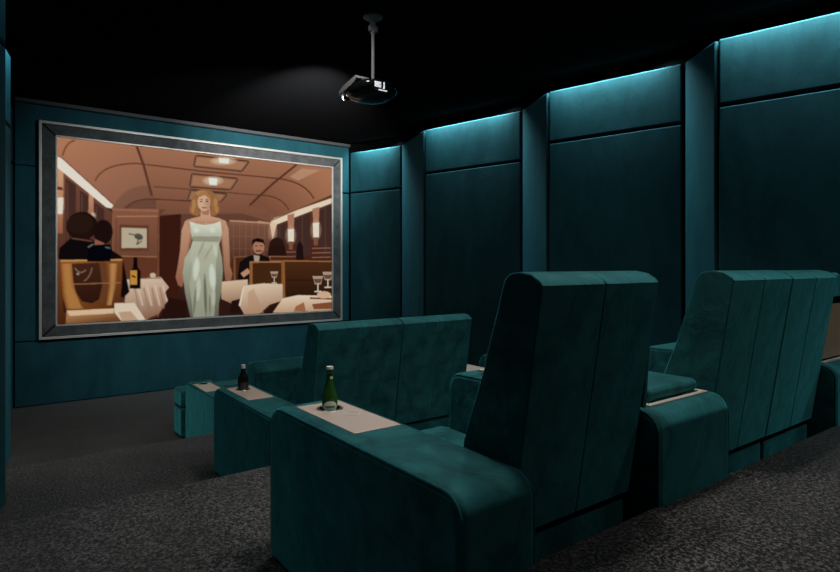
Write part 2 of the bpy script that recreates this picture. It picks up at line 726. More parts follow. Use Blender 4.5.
def lin(c):
    c = np.array(c, float) / 255
    return np.where(c < 0.04045, c / 12.92, ((c + 0.055) / 1.055) ** 2.4)


YY, XX = np.mgrid[0:H2, 0:W2].astype(np.float32) + 0.5


def region(pts):
    q = T(pts)
    x0, y0 = np.floor(q.min(0)).astype(int)
    x1, y1 = np.ceil(q.max(0)).astype(int)
    x0, y0, x1, y1 = max(x0, 0), max(y0, 0), min(x1, W2), min(y1, H2)
    if x1 <= x0 or y1 <= y0:
        return None
    X = XX[y0:y1, x0:x1]
    Y = YY[y0:y1, x0:x1]
    m = np.zeros(X.shape, bool)
    n = len(q)
    for i in range(n):
        ax, ay = q[i]
        bx, by = q[(i + 1) % n]
        if ay == by:
            continue
        c = ((ay > Y) != (by > Y)) & (X < (bx - ax) * (Y - ay) / (by - ay) + ax)
        m ^= c
    return (slice(y0, y1), slice(x0, x1)), m


def poly(pts, c, alpha=1.0):
    r = region(pts)
    if r is None:
        return
    s, m = r
    canvas[s][m] = canvas[s][m] * (1 - alpha) + np.array(lin(c), np.float32) * alpha


def grad(pts, c0, c1, p0, p1, alpha=1.0):
    """fill with a blend from c0 at p0 to c1 at p1"""
    r = region(pts)
    if r is None:
        return
    s, m = r
    a, b = T([p0, p1])
    d = b - a
    t = np.clip(((XX[s] - a[0]) * d[0] + (YY[s] - a[1]) * d[1]) / (d @ d), 0, 1)[..., None]
    cc = lin(c0) * (1 - t) + lin(c1) * t
    canvas[s][m] = canvas[s][m] * (1 - alpha) + cc[m].astype(np.float32) * alpha


def line(pts, wd, c, alpha=1.0):
    for (ax, ay), (bx, by) in zip(pts[:-1], pts[1:]):
        dx, dy = bx - ax, by - ay
        l = math.hypot(dx, dy) or 1
        nx, ny = -dy / l * wd / 2, dx / l * wd / 2
        poly([(ax + nx, ay + ny), (bx + nx, by + ny), (bx - nx, by - ny), (ax - nx, ay - ny)], c, alpha)


def ell(cx, cy, rx, ry, c, rot=0, alpha=1.0, n=28):
    a = math.radians(rot)
    poly([(cx + rx * math.cos(t) * math.cos(a) - ry * math.sin(t) * math.sin(a), cy + rx * math.cos(t) * math.sin(a) + ry * math.sin(t) * math.cos(a))
          for t in [2 * math.pi * i / n for i in range(n)]], c, alpha)


def glow(cx, cy, rx, ry, c, alpha=0.8, k=8):
    for i in range(k, 0, -1):
        ell(cx, cy, rx * i / k, ry * i / k, c, 0, alpha / k * 1.6)


def bez(p0, p1, p2, n=12):
    return [((1 - t) ** 2 * p0[0] + 2 * t * (1 - t) * p1[0] + t * t * p2[0], (1 - t) ** 2 * p0[1] + 2 * t * (1 - t) * p1[1] + t * t * p2[1]) for t in
            [i / n for i in range(n + 1)]]


# backdrop
poly([(50, 130), (340, 160), (340, 320), (50, 330)], (84, 46, 36))
# vaulted ceiling
grad([(50, 130), (340, 160), (340, 196), (262, 216), (200, 210), (112, 208), (50, 158)], (190, 132, 104), (146, 96, 76), (200, 148), (200, 212))
grad([(50, 130), (142, 140), (153, 206), (112, 209), (57, 156)], (200, 138, 108), (166, 114, 92), (80, 140), (120, 206))
poly(bez((112, 209), (122, 184), (150, 186)) + [(155, 205)], (132, 92, 78), 0.55)
poly(bez((122, 208), (132, 198), (155, 200)) + [(155, 210)], (116, 76, 64), 0.6)
grad([(286, 166), (340, 172), (340, 192), (268, 222), (246, 206)], (196, 136, 106), (150, 98, 76), (310, 165), (275, 215))
poly([(288, 178), (300, 170), (318, 172), (296, 182)], (224, 178, 150), 0.55)
# ribs
line(bez((63, 156), (66, 143), (75, 141)), 1.5, (128, 76, 58))
line(bez((95, 181), (102, 164), (136, 164)) + [(152, 166)], 1.5, (128, 78, 60))
line([(152, 166), (200, 172), (230, 175), (278, 180)], 1.4, (120, 72, 56))
line(bez((278, 180), (304, 184), (312, 200)), 1.5, (120, 72, 56))
line(bez((256, 196), (280, 196), (287, 211)), 1.3, (118, 72, 56))
line([(153, 187), (190, 190), (256, 196)], 1.1, (120, 76, 60))
line(bez((126, 208), (132, 199), (150, 199)) + [(200, 202)], 1.2, (104, 64, 52))
line([(136, 147), (143, 166), (151, 196)], 2.6, (116, 70, 56))
line([(140, 147), (146, 166)], 1.0, (176, 122, 96))
line([(295, 166), (271, 185), (248, 206)], 2.0, (104, 62, 50))
# ceiling lamp panels
for q in ([(195, 157), (247, 163), (240, 172), (193, 167)], [(191, 175), (236, 180), (229, 190), (189, 187)], [(190, 191), (225, 195), (219, 202), (187, 200)]):
    line(q + [q[0]], 2.3, (92, 60, 50))
    line(q[:2], 1.0, (60, 40, 36))
    poly(q, (206, 150, 118), 0.5)
glow(222, 162, 14, 4.6, (255, 226, 196), 0.9)
poly([(217, 159), (228, 160), (227, 165), (218, 164)], (255, 250, 240))
glow(211.5, 181.5, 11, 5, (255, 226, 196), 0.9)
poly([(207.5, 178.5), (216, 179.5), (215.5, 186), (208, 185.5)], (255, 252, 244))
# end wall, left part with door panel and picture
grad([(112, 208), (170, 209), (166, 330), (110, 330)], (158, 104, 82), (96, 54, 40), (130, 210), (140, 300))
line([(112, 209), (160, 211)], 1.6, (176, 122, 98))
line([(111, 214), (111, 262)], 3.0, (190, 134, 106))
line([(115, 216), (158, 216)], 1.2, (196, 138, 108))
line([(116, 216), (116, 262)], 0.9, (110, 66, 52))
poly([(119, 224), (148, 225), (148, 250), (119, 250)], (118, 72, 56))
poly([(121, 227), (146, 228), (146, 247), (121, 247)], (208, 190, 166))
ell(138, 236, 4.5, 3.0, (96, 92, 84), 20)
line([(128, 233), (138, 235)], 1.2, (110, 104, 94))
line([(138, 238), (136, 244), (141, 240)], 1.2, (100, 96, 88))
poly([(121, 255), (156, 256), (156, 275), (121, 275)], (118, 68, 50))
line([(121, 255), (156, 256)], 1.0, (176, 122, 92))
# vertical panels centre
grad([(158, 209), (268, 214), (270, 330), (158, 330)], (122, 80, 66), (62, 34, 30), (200, 212), (200, 300))
poly([(157, 216), (180, 214), (176, 330), (156, 330)], (74, 36, 28))
line([(158, 214), (157, 320)], 1.4, (140, 90, 70))
poly(bez((160, 214), (165, 207), (180, 206)) + [(230, 206), (256, 208)] + bez((256, 208), (270, 212), (272, 222)) + [(268, 222), (240, 214), (172, 214)], (150, 100, 80), 0.8)
for i in range(6):
    line([(232 + i * 6.2, 222), (232 + i * 6, 262)], 0.8, (150, 102, 82))
for i in range(3):
    line([(228, 224 + i * 12), (268, 226 + i * 12)], 0.8, (146, 98, 80))
grad([(226, 222), (270, 224), (270, 262), (226, 262)], (176, 124, 100), (100, 58, 44), (250, 222), (250, 262), 0.45)
line([(228, 221), (270, 224)], 1.6, (206, 158, 130))
# left wall with window bays, lit cornice
grad([(50, 160), (62, 170), (112, 212), (112, 330), (50, 330)], (140, 90, 74), (70, 36, 30), (60, 170), (90, 300))
for x, t, b in ((66, 176, 240), (80, 188, 244), (94, 200, 250)):
    poly([(x, t + 2), (x + 10, t + 9), (x + 10, b), (x, b)], (88, 58, 52))
    line([(x + 2, t + 6), (x + 2, b)], 1.0, (120, 80, 68))
grad([(58, 164), (64, 170), (63, 232), (57, 232)], (232, 176, 140), (176, 112, 84), (60, 170), (60, 230))
grad([(89, 190), (93.5, 194), (93.5, 222), (88, 222)], (228, 170, 134), (176, 112, 84), (90, 190), (90, 222))
poly([(57.5, 186), (63, 187), (63, 190), (57.5, 189)], (110, 64, 48))
poly([(58, 197), (64, 197), (63, 213), (58, 213)], (255, 240, 226))
glow(60, 205, 5, 10, (255, 226, 200), 0.5)
glow(93, 215, 3, 4, (255, 226, 200), 0.8)
poly([(57, 157), (62, 158), (113, 205), (111, 208), (106, 207), (57, 167)], (255, 240, 228))
line([(60, 156), (115, 206)], 1.2, (150, 96, 76))
# right wall with windows and sconces
grad([(268, 222), (340, 192), (340, 330), (268, 330)], (112, 68, 56), (60, 32, 26), (300, 205), (310, 290))
for x0, x1, t0, t1 in ((272, 284, 229, 224), (293, 308, 221, 214), (317, 330, 212, 206)):
    poly([(x0, t0), (x1, t1), (x1, 256), (x0, 256)], (84, 56, 52))
    line([((x0 + x1) / 2, (t0 + t1) / 2), ((x0 + x1) / 2, 256)], 0.8, (110, 74, 64))
poly([(268, 224), (272, 219), (331, 199), (331, 204), (275, 225), (271, 240)], (255, 230, 206))
line([(256, 222), (269, 224)], 1.6, (214, 162, 132))
line([(270, 221), (331, 196)], 1.0, (140, 88, 68))
glow(271, 232, 5, 12, (240, 190, 160), 0.6)
for cx, cy, hh in ((289, 236, 6), (314, 231, 7)):
    poly([(cx - 3.5, cy - hh - 14), (cx + 3.5, cy - hh - 16), (cx + 3, cy - hh), (cx - 2.5, cy - hh)], (196, 140, 112))
    poly([(cx - 3, cy - hh), (cx + 3.2, cy - hh - .5), (cx + 3, cy + hh), (cx - 2.5, cy + hh)], (255, 246, 236))
    glow(cx, cy, 6, hh + 4, (255, 220, 190), 0.4)
    poly([(cx - 2, cy + hh), (cx + 2, cy + hh), (cx + 2, cy + hh + 8), (cx - 2, cy + hh + 8)], (150, 96, 76))
# far seats / rails on the right
poly([(231, 258), (252, 256), (252, 280), (231, 280)], (92, 52, 34))
line([(232, 257), (250, 256)], 1.2, (150, 100, 70))
for yy in (252, 256.5, 261):
    line([(268, yy), (294, yy + .4)], 1.0, (162, 108, 80))
for yy in (249, 253.5, 258):
    line([(310, yy), (329, yy - .3)], 1.0, (170, 112, 84))
line([(268, 251), (268, 262)], 1.4, (176, 120, 90))
# seated guest facing us, right
poly([(236, 278), (238, 262), (246, 256), (258, 254), (268, 258), (270, 280), (240, 282)], (30, 22, 24))
poly([(252, 255), (258, 256), (257, 264), (253, 264)], (196, 170, 156))
ell(257, 247, 5.6, 7.2, (196, 136, 112))
poly([(250, 246), (250.5, 240), (256, 238.2), (262, 240), (263.5, 246), (261, 243), (254, 242)], (30, 20, 20))
line([(254, 251), (260, 251)], 1.3, (70, 40, 34))
line([(253, 246), (256, 246)], 0.8, (60, 34, 30))
line([(258.5, 246), (261, 246)], 0.8, (60, 34, 30))
poly([(239, 273), (246, 268), (249, 272), (242, 277)], (214, 156, 130))
ell(275, 246, 7.6, 8.2, (58, 32, 26))
poly([(267, 246), (283, 246), (285, 256), (266, 256)], (52, 28, 24))
poly([(295, 246), (298, 241), (301, 246), (302, 262), (294, 262)], (44, 26, 26))
# banquette seats
poly([(248, 262), (280, 262), (280, 286), (248, 288)], (84, 50, 28))
poly([(248, 262), (251, 262), (251, 290), (248, 290)], (166, 110, 64))
line([(248, 262), (281, 262)], 1.4, (184, 128, 80))
grad([(280, 261), (330, 262), (330, 300), (282, 302)], (92, 54, 32), (54, 30, 20), (300, 262), (300, 300))
poly([(279.5, 261), (283, 261), (283.5, 300), (280, 300)], (160, 104, 58))
line([(281, 261), (330, 262)], 1.4, (170, 114, 70))
line([(285, 280), (330, 281)], 1.4, (58, 34, 22))
poly([(232, 258), (234, 258), (234, 284), (232, 284)], (150, 98, 60))
# table cloths right
grad([(220, 281), (246, 279), (246, 300), (238, 306), (220, 298)], (238, 206, 180), (180, 138, 112), (230, 280), (232, 302))
poly([(230, 300), (246, 296), (244, 312), (228, 312)], (46, 26, 22))
grad([(242, 285), (262, 283), (281, 284), (281, 300), (268, 304), (258, 313), (243, 314), (238, 305)], (244, 214, 190), (190, 146, 118), (258, 284), (262, 312))
poly([(246, 292), (252, 288), (262, 312), (247, 312)], (206, 162, 132), 0.6)
line([(238, 305), (242, 287)], 1.6, (250, 226, 206))
poly([(262, 312), (278, 302), (272, 312)], (50, 28, 22))
grad([(271, 312), (281, 298), (296, 295), (330, 296), (330, 313)], (250, 222, 198), (214, 168, 138), (300, 296), (300, 312))
poly([(294, 306), (302, 302), (304, 311), (292, 311)], (176, 118, 84))
poly([(310, 304), (330, 302), (330, 309), (312, 309)], (150, 92, 62))
line([(308, 298), (330, 299)], 1.6, (120, 70, 50))
ell(322, 295, 7, 3.6, (232, 190, 160))
# wine glasses
for cx, cy, s in ((272.5, 275, 1.0), (316, 281, 1.35), (326, 277, 1.35)):
    poly([(cx - 4 * s, cy - 3.5 * s), (cx + 4 * s, cy - 3.5 * s), (cx + 2.2 * s, cy + 2.6 * s), (cx - 2.2 * s, cy + 2.6 * s)], (222, 190, 168), 0.75)
    poly([(cx - 3.3 * s, cy - 1.4 * s), (cx + 3.3 * s, cy - 1.4 * s), (cx + 1.8 * s, cy + 1.6 * s), (cx - 1.8 * s, cy + 1.6 * s)], (84, 38, 34), 0.8)
    line([(cx, cy + 2 * s), (cx, cy + 7.5 * s)], 0.9 * s, (240, 220, 205))
    line([(cx - 2.6 * s, cy + 7.8 * s), (cx + 2.6 * s, cy + 7.8 * s)], 0.9 * s, (240, 220, 205))
# left tables
grad([(126, 278), (152, 276), (160, 276), (168, 286), (163, 292), (167, 298), (158, 312), (148, 316), (142, 330), (122, 330)], (238, 206, 184), (160, 116, 94), (140, 278), (148, 316))
for x in (134, 143, 151, 159):
    line([(x, 286), (x + 5, 310)], 1.5, (176, 130, 106), 0.7)
    line([(x + 3, 284), (x + 8, 304)], 1.3, (250, 224, 204), 0.7)
poly([(168, 296), (160, 314), (148, 318), (186, 318), (186, 300)], (52, 26, 22))
ell(152, 274, 3, 2.4, (226, 196, 174))
line([(136, 277), (160, 277)], 1.0, (150, 110, 90))
# wine bottle on the left table
poly([(129, 287), (129, 270), (132.5, 266), (133, 256), (136.5, 256), (137, 266), (140, 270), (140, 287)], (22, 12, 12))
poly([(129.5, 269), (136.5, 269), (136.5, 283), (129.5, 283)], (214, 156, 78))
line([(131, 274), (135, 276)], 1.6, (70, 40, 26))
# two guests from behind, left
poly([(58, 262), (60, 246), (72, 236), (92, 238), (98, 246), (100, 262), (100, 270), (58, 270)], (24, 16, 18))
poly([(92, 246), (110, 248), (122, 256), (126, 276), (129, 290), (123, 296), (112, 290), (96, 270)], (26, 17, 18))
ell(82, 225, 15.5, 14, (44, 25, 22))
ell(80, 223, 13, 10, (58, 36, 30), -8, 0.6)
ell(103, 231, 9.5, 12, (40, 22, 20))
poly([(95, 238), (104, 242), (102, 248), (94, 245)], (168, 106, 84))
line([(72, 237), (92, 240)], 1.4, (120, 80, 66))
# copper ice bucket in the foreground
grad([(58, 254), (61, 260), (64, 310), (124, 306), (123, 314), (60, 322), (50, 326)], (132, 78, 46), (88, 48, 26), (60, 262), (60, 318))
grad([(61, 259), (122, 259), (121.5, 280), (120, 296), (116, 305), (90, 309), (67, 308), (63, 294)], (168, 104, 54), (112, 62, 32), (66, 262), (110, 304))
grad([(72, 262), (99, 261), (103, 280), (101, 296), (92, 301), (82, 299), (76, 290), (73, 278)], (84, 48, 34), (58, 30, 22), (84, 262), (90, 300))
poly([(99, 261), (106, 261), (107, 284), (104, 300), (98, 301), (102, 284)], (120, 74, 46))
for a_ in (0.0, 1.4, 2.8):
    poly([(109 + a_, 262), (117 - a_, 262), (115 - a_, 286), (111, 303), (106 + a_, 303), (109 + a_, 284)], (226, 166, 106), 0.35)
for a_ in (0.0, 1.5, 3.0):
    poly([(62 + a_, 262), (72 - a_, 262), (74 - a_, 284), (80, 301), (84 - a_, 306), (67 + a_, 306), (64 + a_, 290)], (212, 150, 88), 0.35)
line([(73, 282), (120, 281)], 1.0, (190, 130, 82), 0.8)
line([(61, 259), (122, 258.5)], 1.6, (218, 160, 104))
line(bez((75, 266), (80, 274), (86, 268)), 1.2, (180, 150, 132), 0.6)
line(bez((92, 266), (90, 276), (84, 279)), 1.2, (180, 150, 132), 0.5)
ell(78, 272, 1.4, 1.2, (210, 180, 160), 0, 0.7)
poly([(87, 260), (88, 244), (110, 243), (112, 250), (110, 260)], (10, 12, 20))
line([(88, 246), (93, 243)], 1.4, (120, 124, 134))
line([(105, 246), (110, 247)], 1.4, (110, 114, 124))
grad([(67, 308), (118, 306), (118, 312), (120, 321), (66, 322)], (206, 152, 108), (132, 84, 52), (90, 307), (92, 320))
poly([(67, 308), (114, 306), (113, 311), (70, 313)], (240, 204, 170))
poly([(114, 301), (134, 301), (145, 318), (122, 320), (114, 310)], (242, 218, 198))
poly([(118, 310), (130, 309), (138, 318), (122, 320)], (190, 132, 92), 0.6)
# standing woman in a pale satin gown (generic figure)
SK = (222, 170, 142)
SKD = (168, 112, 88)
grad([(188, 219), (184, 221), (180.5, 230), (179, 250), (176.5, 266), (174.5, 276), (177, 284), (181, 286), (182.5, 280), (182, 270), (186, 256), (190, 240), (192, 228)], SK, SKD, (182, 222), (179, 284))
line([(190, 232), (187, 250), (182.5, 266)], 1.6, SKD, 0.7)
line([(178, 276), (180, 284)], 0.6, SKD)
grad([(218, 219), (224, 221), (227, 229), (228, 250), (228.5, 266), (231, 273), (229.5, 280), (224, 280), (222.5, 268), (221, 246), (218, 228)], SK, SKD, (224, 222), (226, 280))
line([(220, 236), (222, 256), (223, 268)], 1.4, SKD, 0.7)
poly([(223, 274), (230, 274), (229, 278), (224, 278)], SKD, 0.5)
grad([(184, 222), (190, 218.5), (199, 216.5), (200, 208), (208.5, 208), (209.5, 216.5), (218, 218.5), (225, 222), (222, 232), (190, 232)], (232, 184, 156), (206, 152, 124), (204, 210), (204, 230))
poly([(200, 210), (208.5, 210), (207, 215.5), (201, 214.5)], SKD, 0.7)
line([(194, 221.5), (202, 222.5), (203, 221)], 0.7, SKD, 0.6)
line([(206, 221), (207, 222.5), (216, 221.5)], 0.7, SKD, 0.6)
# wavy blonde hair
for cx, cy, rx, ry in ((203, 196, 10, 6), (194.5, 203, 4.6, 7), (192.5, 209.5, 4.4, 5.6), (212.5, 202, 4.6, 7.4), (214, 209.5, 4.2, 5.6), (195.5, 213, 3.6, 3), (212, 213.4, 3.4, 2.8)):
    ell(cx, cy, rx, ry, (178, 122, 78))
for cx, cy, rx, ry in ((200, 193.6, 6, 2.6), (192.8, 204, 2, 4.6), (191.6, 210, 1.6, 3.2), (214, 203, 1.8, 4.8), (215.2, 210, 1.5, 3)):
    ell(cx, cy, rx, ry, (204, 154, 104), 0, 0.75)
ell(202.6, 202.6, 6.3, 8.8, (234, 188, 160))
ell(206.6, 204, 2.2, 6.4, (204, 150, 122), 0, 0.6)
poly([(197, 198), (199, 193.5), (205, 192.6), (209.5, 197), (208, 198.5), (203, 195.5)], (190, 136, 90))
for ex in (199.9, 205.6):
    line([(ex - 1.6, 200.0), (ex + 1.5, 200.1)], 0.7, (130, 84, 62))
    line([(ex - 1.3, 201.9), (ex + 1.3, 202.0)], 1.0, (70, 46, 44))
line([(203.2, 202.5), (203.6, 205.4)], 0.6, (190, 134, 110))
line([(200.9, 208.0), (205.2, 208.1)], 1.2, (150, 50, 48))
# gown
G1, G2 = (226, 224, 204), (150, 148, 130)
gown = [(188.5, 221.5), (196, 224), (203, 225), (212, 224), (219, 221.5), (220.5, 232), (219, 240), (217.5, 244), (220.5, 258), (221.5, 270), (220, 290), (217.5, 302), (217, 316),
        (190, 318), (187, 306), (184, 292), (181.5, 272), (183.5, 258), (189.5, 247), (191.5, 240), (189.5, 232)]
grad(gown, (216, 214, 192), (172, 170, 150), (200, 225), (203, 312))
grad([(188.5, 221.5), (196, 224), (203, 225), (212, 224), (219, 221.5), (220.5, 232), (217.5, 236), (192, 236)], (238, 236, 220), (206, 204, 184), (203, 224), (203, 236))
poly([(191.2, 236), (219, 236.5), (217.8, 242), (191.6, 241)], (158, 150, 130), 0.75)
grad([(218, 240), (217.5, 244), (220.5, 258), (221.5, 270), (220, 290), (217.5, 302), (217, 316), (213, 316), (214, 290), (214.5, 262)], (180, 178, 158), (104, 98, 82), (216, 244), (216, 312), 0.8)
grad([(183.5, 258), (189.5, 247), (188.5, 262), (187.5, 280), (190.5, 300), (192, 318), (190, 318), (187, 306), (184, 292), (181.5, 272)], (196, 194, 176), (110, 104, 90), (185, 256), (189, 316), 0.9)
# soft folds and highlights of the satin
for (cx, cy, rx, ry, c, r, a) in ((195, 268, 3.4, 12, (240, 242, 230), 6, .75), (211, 276, 3.6, 13, (242, 244, 234), -4, .75), (203, 256, 7, 8, (196, 190, 170), 0, .6),
                                  (197, 288, 2.6, 12, (230, 230, 214), 4, .6), (212, 296, 2.4, 10, (216, 214, 196), 0, .6), (204, 294, 1.7, 22, (88, 82, 68), -2, .75),
                                  (193.5, 300, 1.4, 15, (118, 112, 96), 5, .7), (208.5, 304, 1.3, 11, (122, 114, 96), 0, .6), (214, 250, 2.2, 7, (230, 228, 210), -8, .6),
                                  (200, 248, 1.3, 8, (160, 154, 134), 24, .6), (207, 252, 1.1, 9, (156, 150, 130), 30, .5), (195, 230, 3.4, 3, (250, 248, 236), 0, .6),
                                  (211, 230, 3.4, 3, (250, 248, 236), 0, .5), (189, 272, 1.6, 12, (160, 158, 142), 3, .5)):
    ell(cx, cy, rx, ry, c, r, a * 0.6)
    ell(cx, cy, rx * 0.6, ry * 0.75, c, r, a * 0.6)
# soften and bring to grid resolution
img = canvas.reshape(GH, SS, GW, SS, 3).mean((1, 3))
k = np.pad(img, ((1, 1), (1, 1), (0, 0)), mode='edge')
img = (k[1:-1, 1:-1] * 3 + k[:-2, 1:-1] + k[2:, 1:-1] + k[1:-1, :-2] + k[1:-1, 2:]) / 7

img = np.clip(img, 0, 1) ** 1.10 * np.array([0.96, 1.03, 1.0])
me = bpy.data.meshes.new('picture')
PY = D - 0.052
gx = np.linspace(IX0, IX1, GW)
gz = np.linspace(Z(IZ1), Z(IZ0), GH)
X_, Z_ = np.meshgrid(gx, gz)
base = PARENT_LOC[scr.name]
co = np.stack([X_ - base.x, np.full_like(X_, PY - base.y), Z_ - base.z], -1).reshape(-1, 3).astype(np.float32)
idx = np.arange(GH * GW).reshape(GH, GW)
quads = np.stack([idx[:-1, :-1], idx[1:, :-1], idx[1:, 1:], idx[:-1, 1:]], -1).reshape(-1, 4)
me.vertices.add(len(co))
me.vertices.foreach_set('co', co.ravel())
me.loops.add(quads.size)
me.loops.foreach_set('vertex_index', quads.ravel().astype(np.int32))
me.polygons.add(len(quads))
me.polygons.foreach_set('loop_start', (np.arange(len(quads)) * 4).astype(np.int32))
me.update(calc_edges=True)
ca = me.color_attributes.new('picture', 'FLOAT_COLOR', 'POINT')
rgba = np.ones((GH * GW, 4), np.float32)
rgba[:, :3] = img.reshape(-1, 3)
ca.data.foreach_set('color', rgba.ravel())
me.materials.append(PICTURE)
o = bpy.data.objects.new('picture', me)
COL.objects.link(o)
o.parent = scr
o['label'] = 'glowing picture of a woman in a pale gown walking through a dining car'
bx_ = box('backing_board', IX0 - 0.02, IX1 + 0.02, D - 0.05, D, Z(IZ0 - 0.02), Z(IZ1 + 0.02), BLACK, scr)


# ------------------------------------------------------------------ seating
def arm_profile(y0, y1, z0, z1, rf=0.10, rr=0.07, sink=0.0):
    """rear y0, front y1"""
    p = [(y0, z0)]
    p += [(y0, z1 - rr)] + arc(y0 + rr, z1 - rr, rr, 180, 90, 6)[1:]
    p += [(y1 - rf, z1 - sink)] + arc(y1 - rf, z1 - sink - rf, rf, 90, 0, 7)[1:]
    p += [(y1, z0 + 0.02), (y1 - 0.02, z0)]
    return p


def build_arm(parent, name, x0, x1, y0, y1, z0, z1, tray=None, hole=None, pipe=(True, True), rf=0.10, sink=0.0):
    prof = arm_profile(y0, y1, Z(z0), Z(z1), rf, 0.07, sink)
    bm = bmesh.new()
    add_extrude_x(bm, prof, x0, x1, 0.028, 4)
    body = link(name, bm, SEAT, parent)
    inn = [(y, z) for y, z in prof if z > Z(z0) + 0.03]
    # piping follows the rims
    for s, xx in ((pipe[0], x0 + 0.008), (pipe[1], x1 - 0.008)):
        if not s:
            continue
        bm = bmesh.new()
        cy, cz = (y0 + y1) / 2, Z((z0 + z1) / 2)
        pts = [(xx, y + (0.008 if y < cy else -0.008) * (1 if z < Z(z1) - 0.09 else 0.8), z - (0.008 if z > Z(z1) - 0.08 else 0)) for y, z in inn]
        pts = [(xx, y0 + 0.008, Z(z0) + 0.02)] + pts + [(xx, y1 - 0.008, Z(z0) + 0.03)]
        add_tube(bm, pts, 0.0045, 6)
        link('piping', bm, PIPING, body)
    if tray:
        tx0, tx1, ty0, ty1 = tray
        bm = bmesh.new()
        add_box(bm, tx0, tx1, ty0, ty1, Z(z1) - 0.004, Z(z1) + 0.003, 0.001, 1)
        tr = link('tray', bm, TRAYM, body)
        tr['label'] = 'champagne metal tray plate'
        if hole:
            hx, hy = hole
            cut_cylinder(tr, hx, hy, Z(z1) - 0.2, Z(z1) + 0.1, 0.043)
            cut_cylinder(body, hx, hy, Z(z1) - 0.085, Z(z1) + 0.1, 0.044)
            bm = bmesh.new()
            add_lathe(bm, [(0.0, -0.078), (0.0425, -0.078), (0.0425, 0.003), (0.045, 0.0055), (0.052, 0.0055), (0.054, 0.0032), (0.054, 0.0030), (0.0435, 0.0028),
                           (0.0435, -0.080), (0, -0.080)], hx, hy, Z(z1), 40)
            cup = link('cup_holder', bm, CHROME, tr)
            bm = bmesh.new()
            add_lathe(bm, [(0.0, -0.0775), (0.042, -0.0775), (0.042, -0.004), (0.0418, -0.004), (0.0418, -0.0765), (0, -0.0765)], hx, hy, Z(z1), 40)
            link('cup_lining', bm, BLACK, cup)
    return body


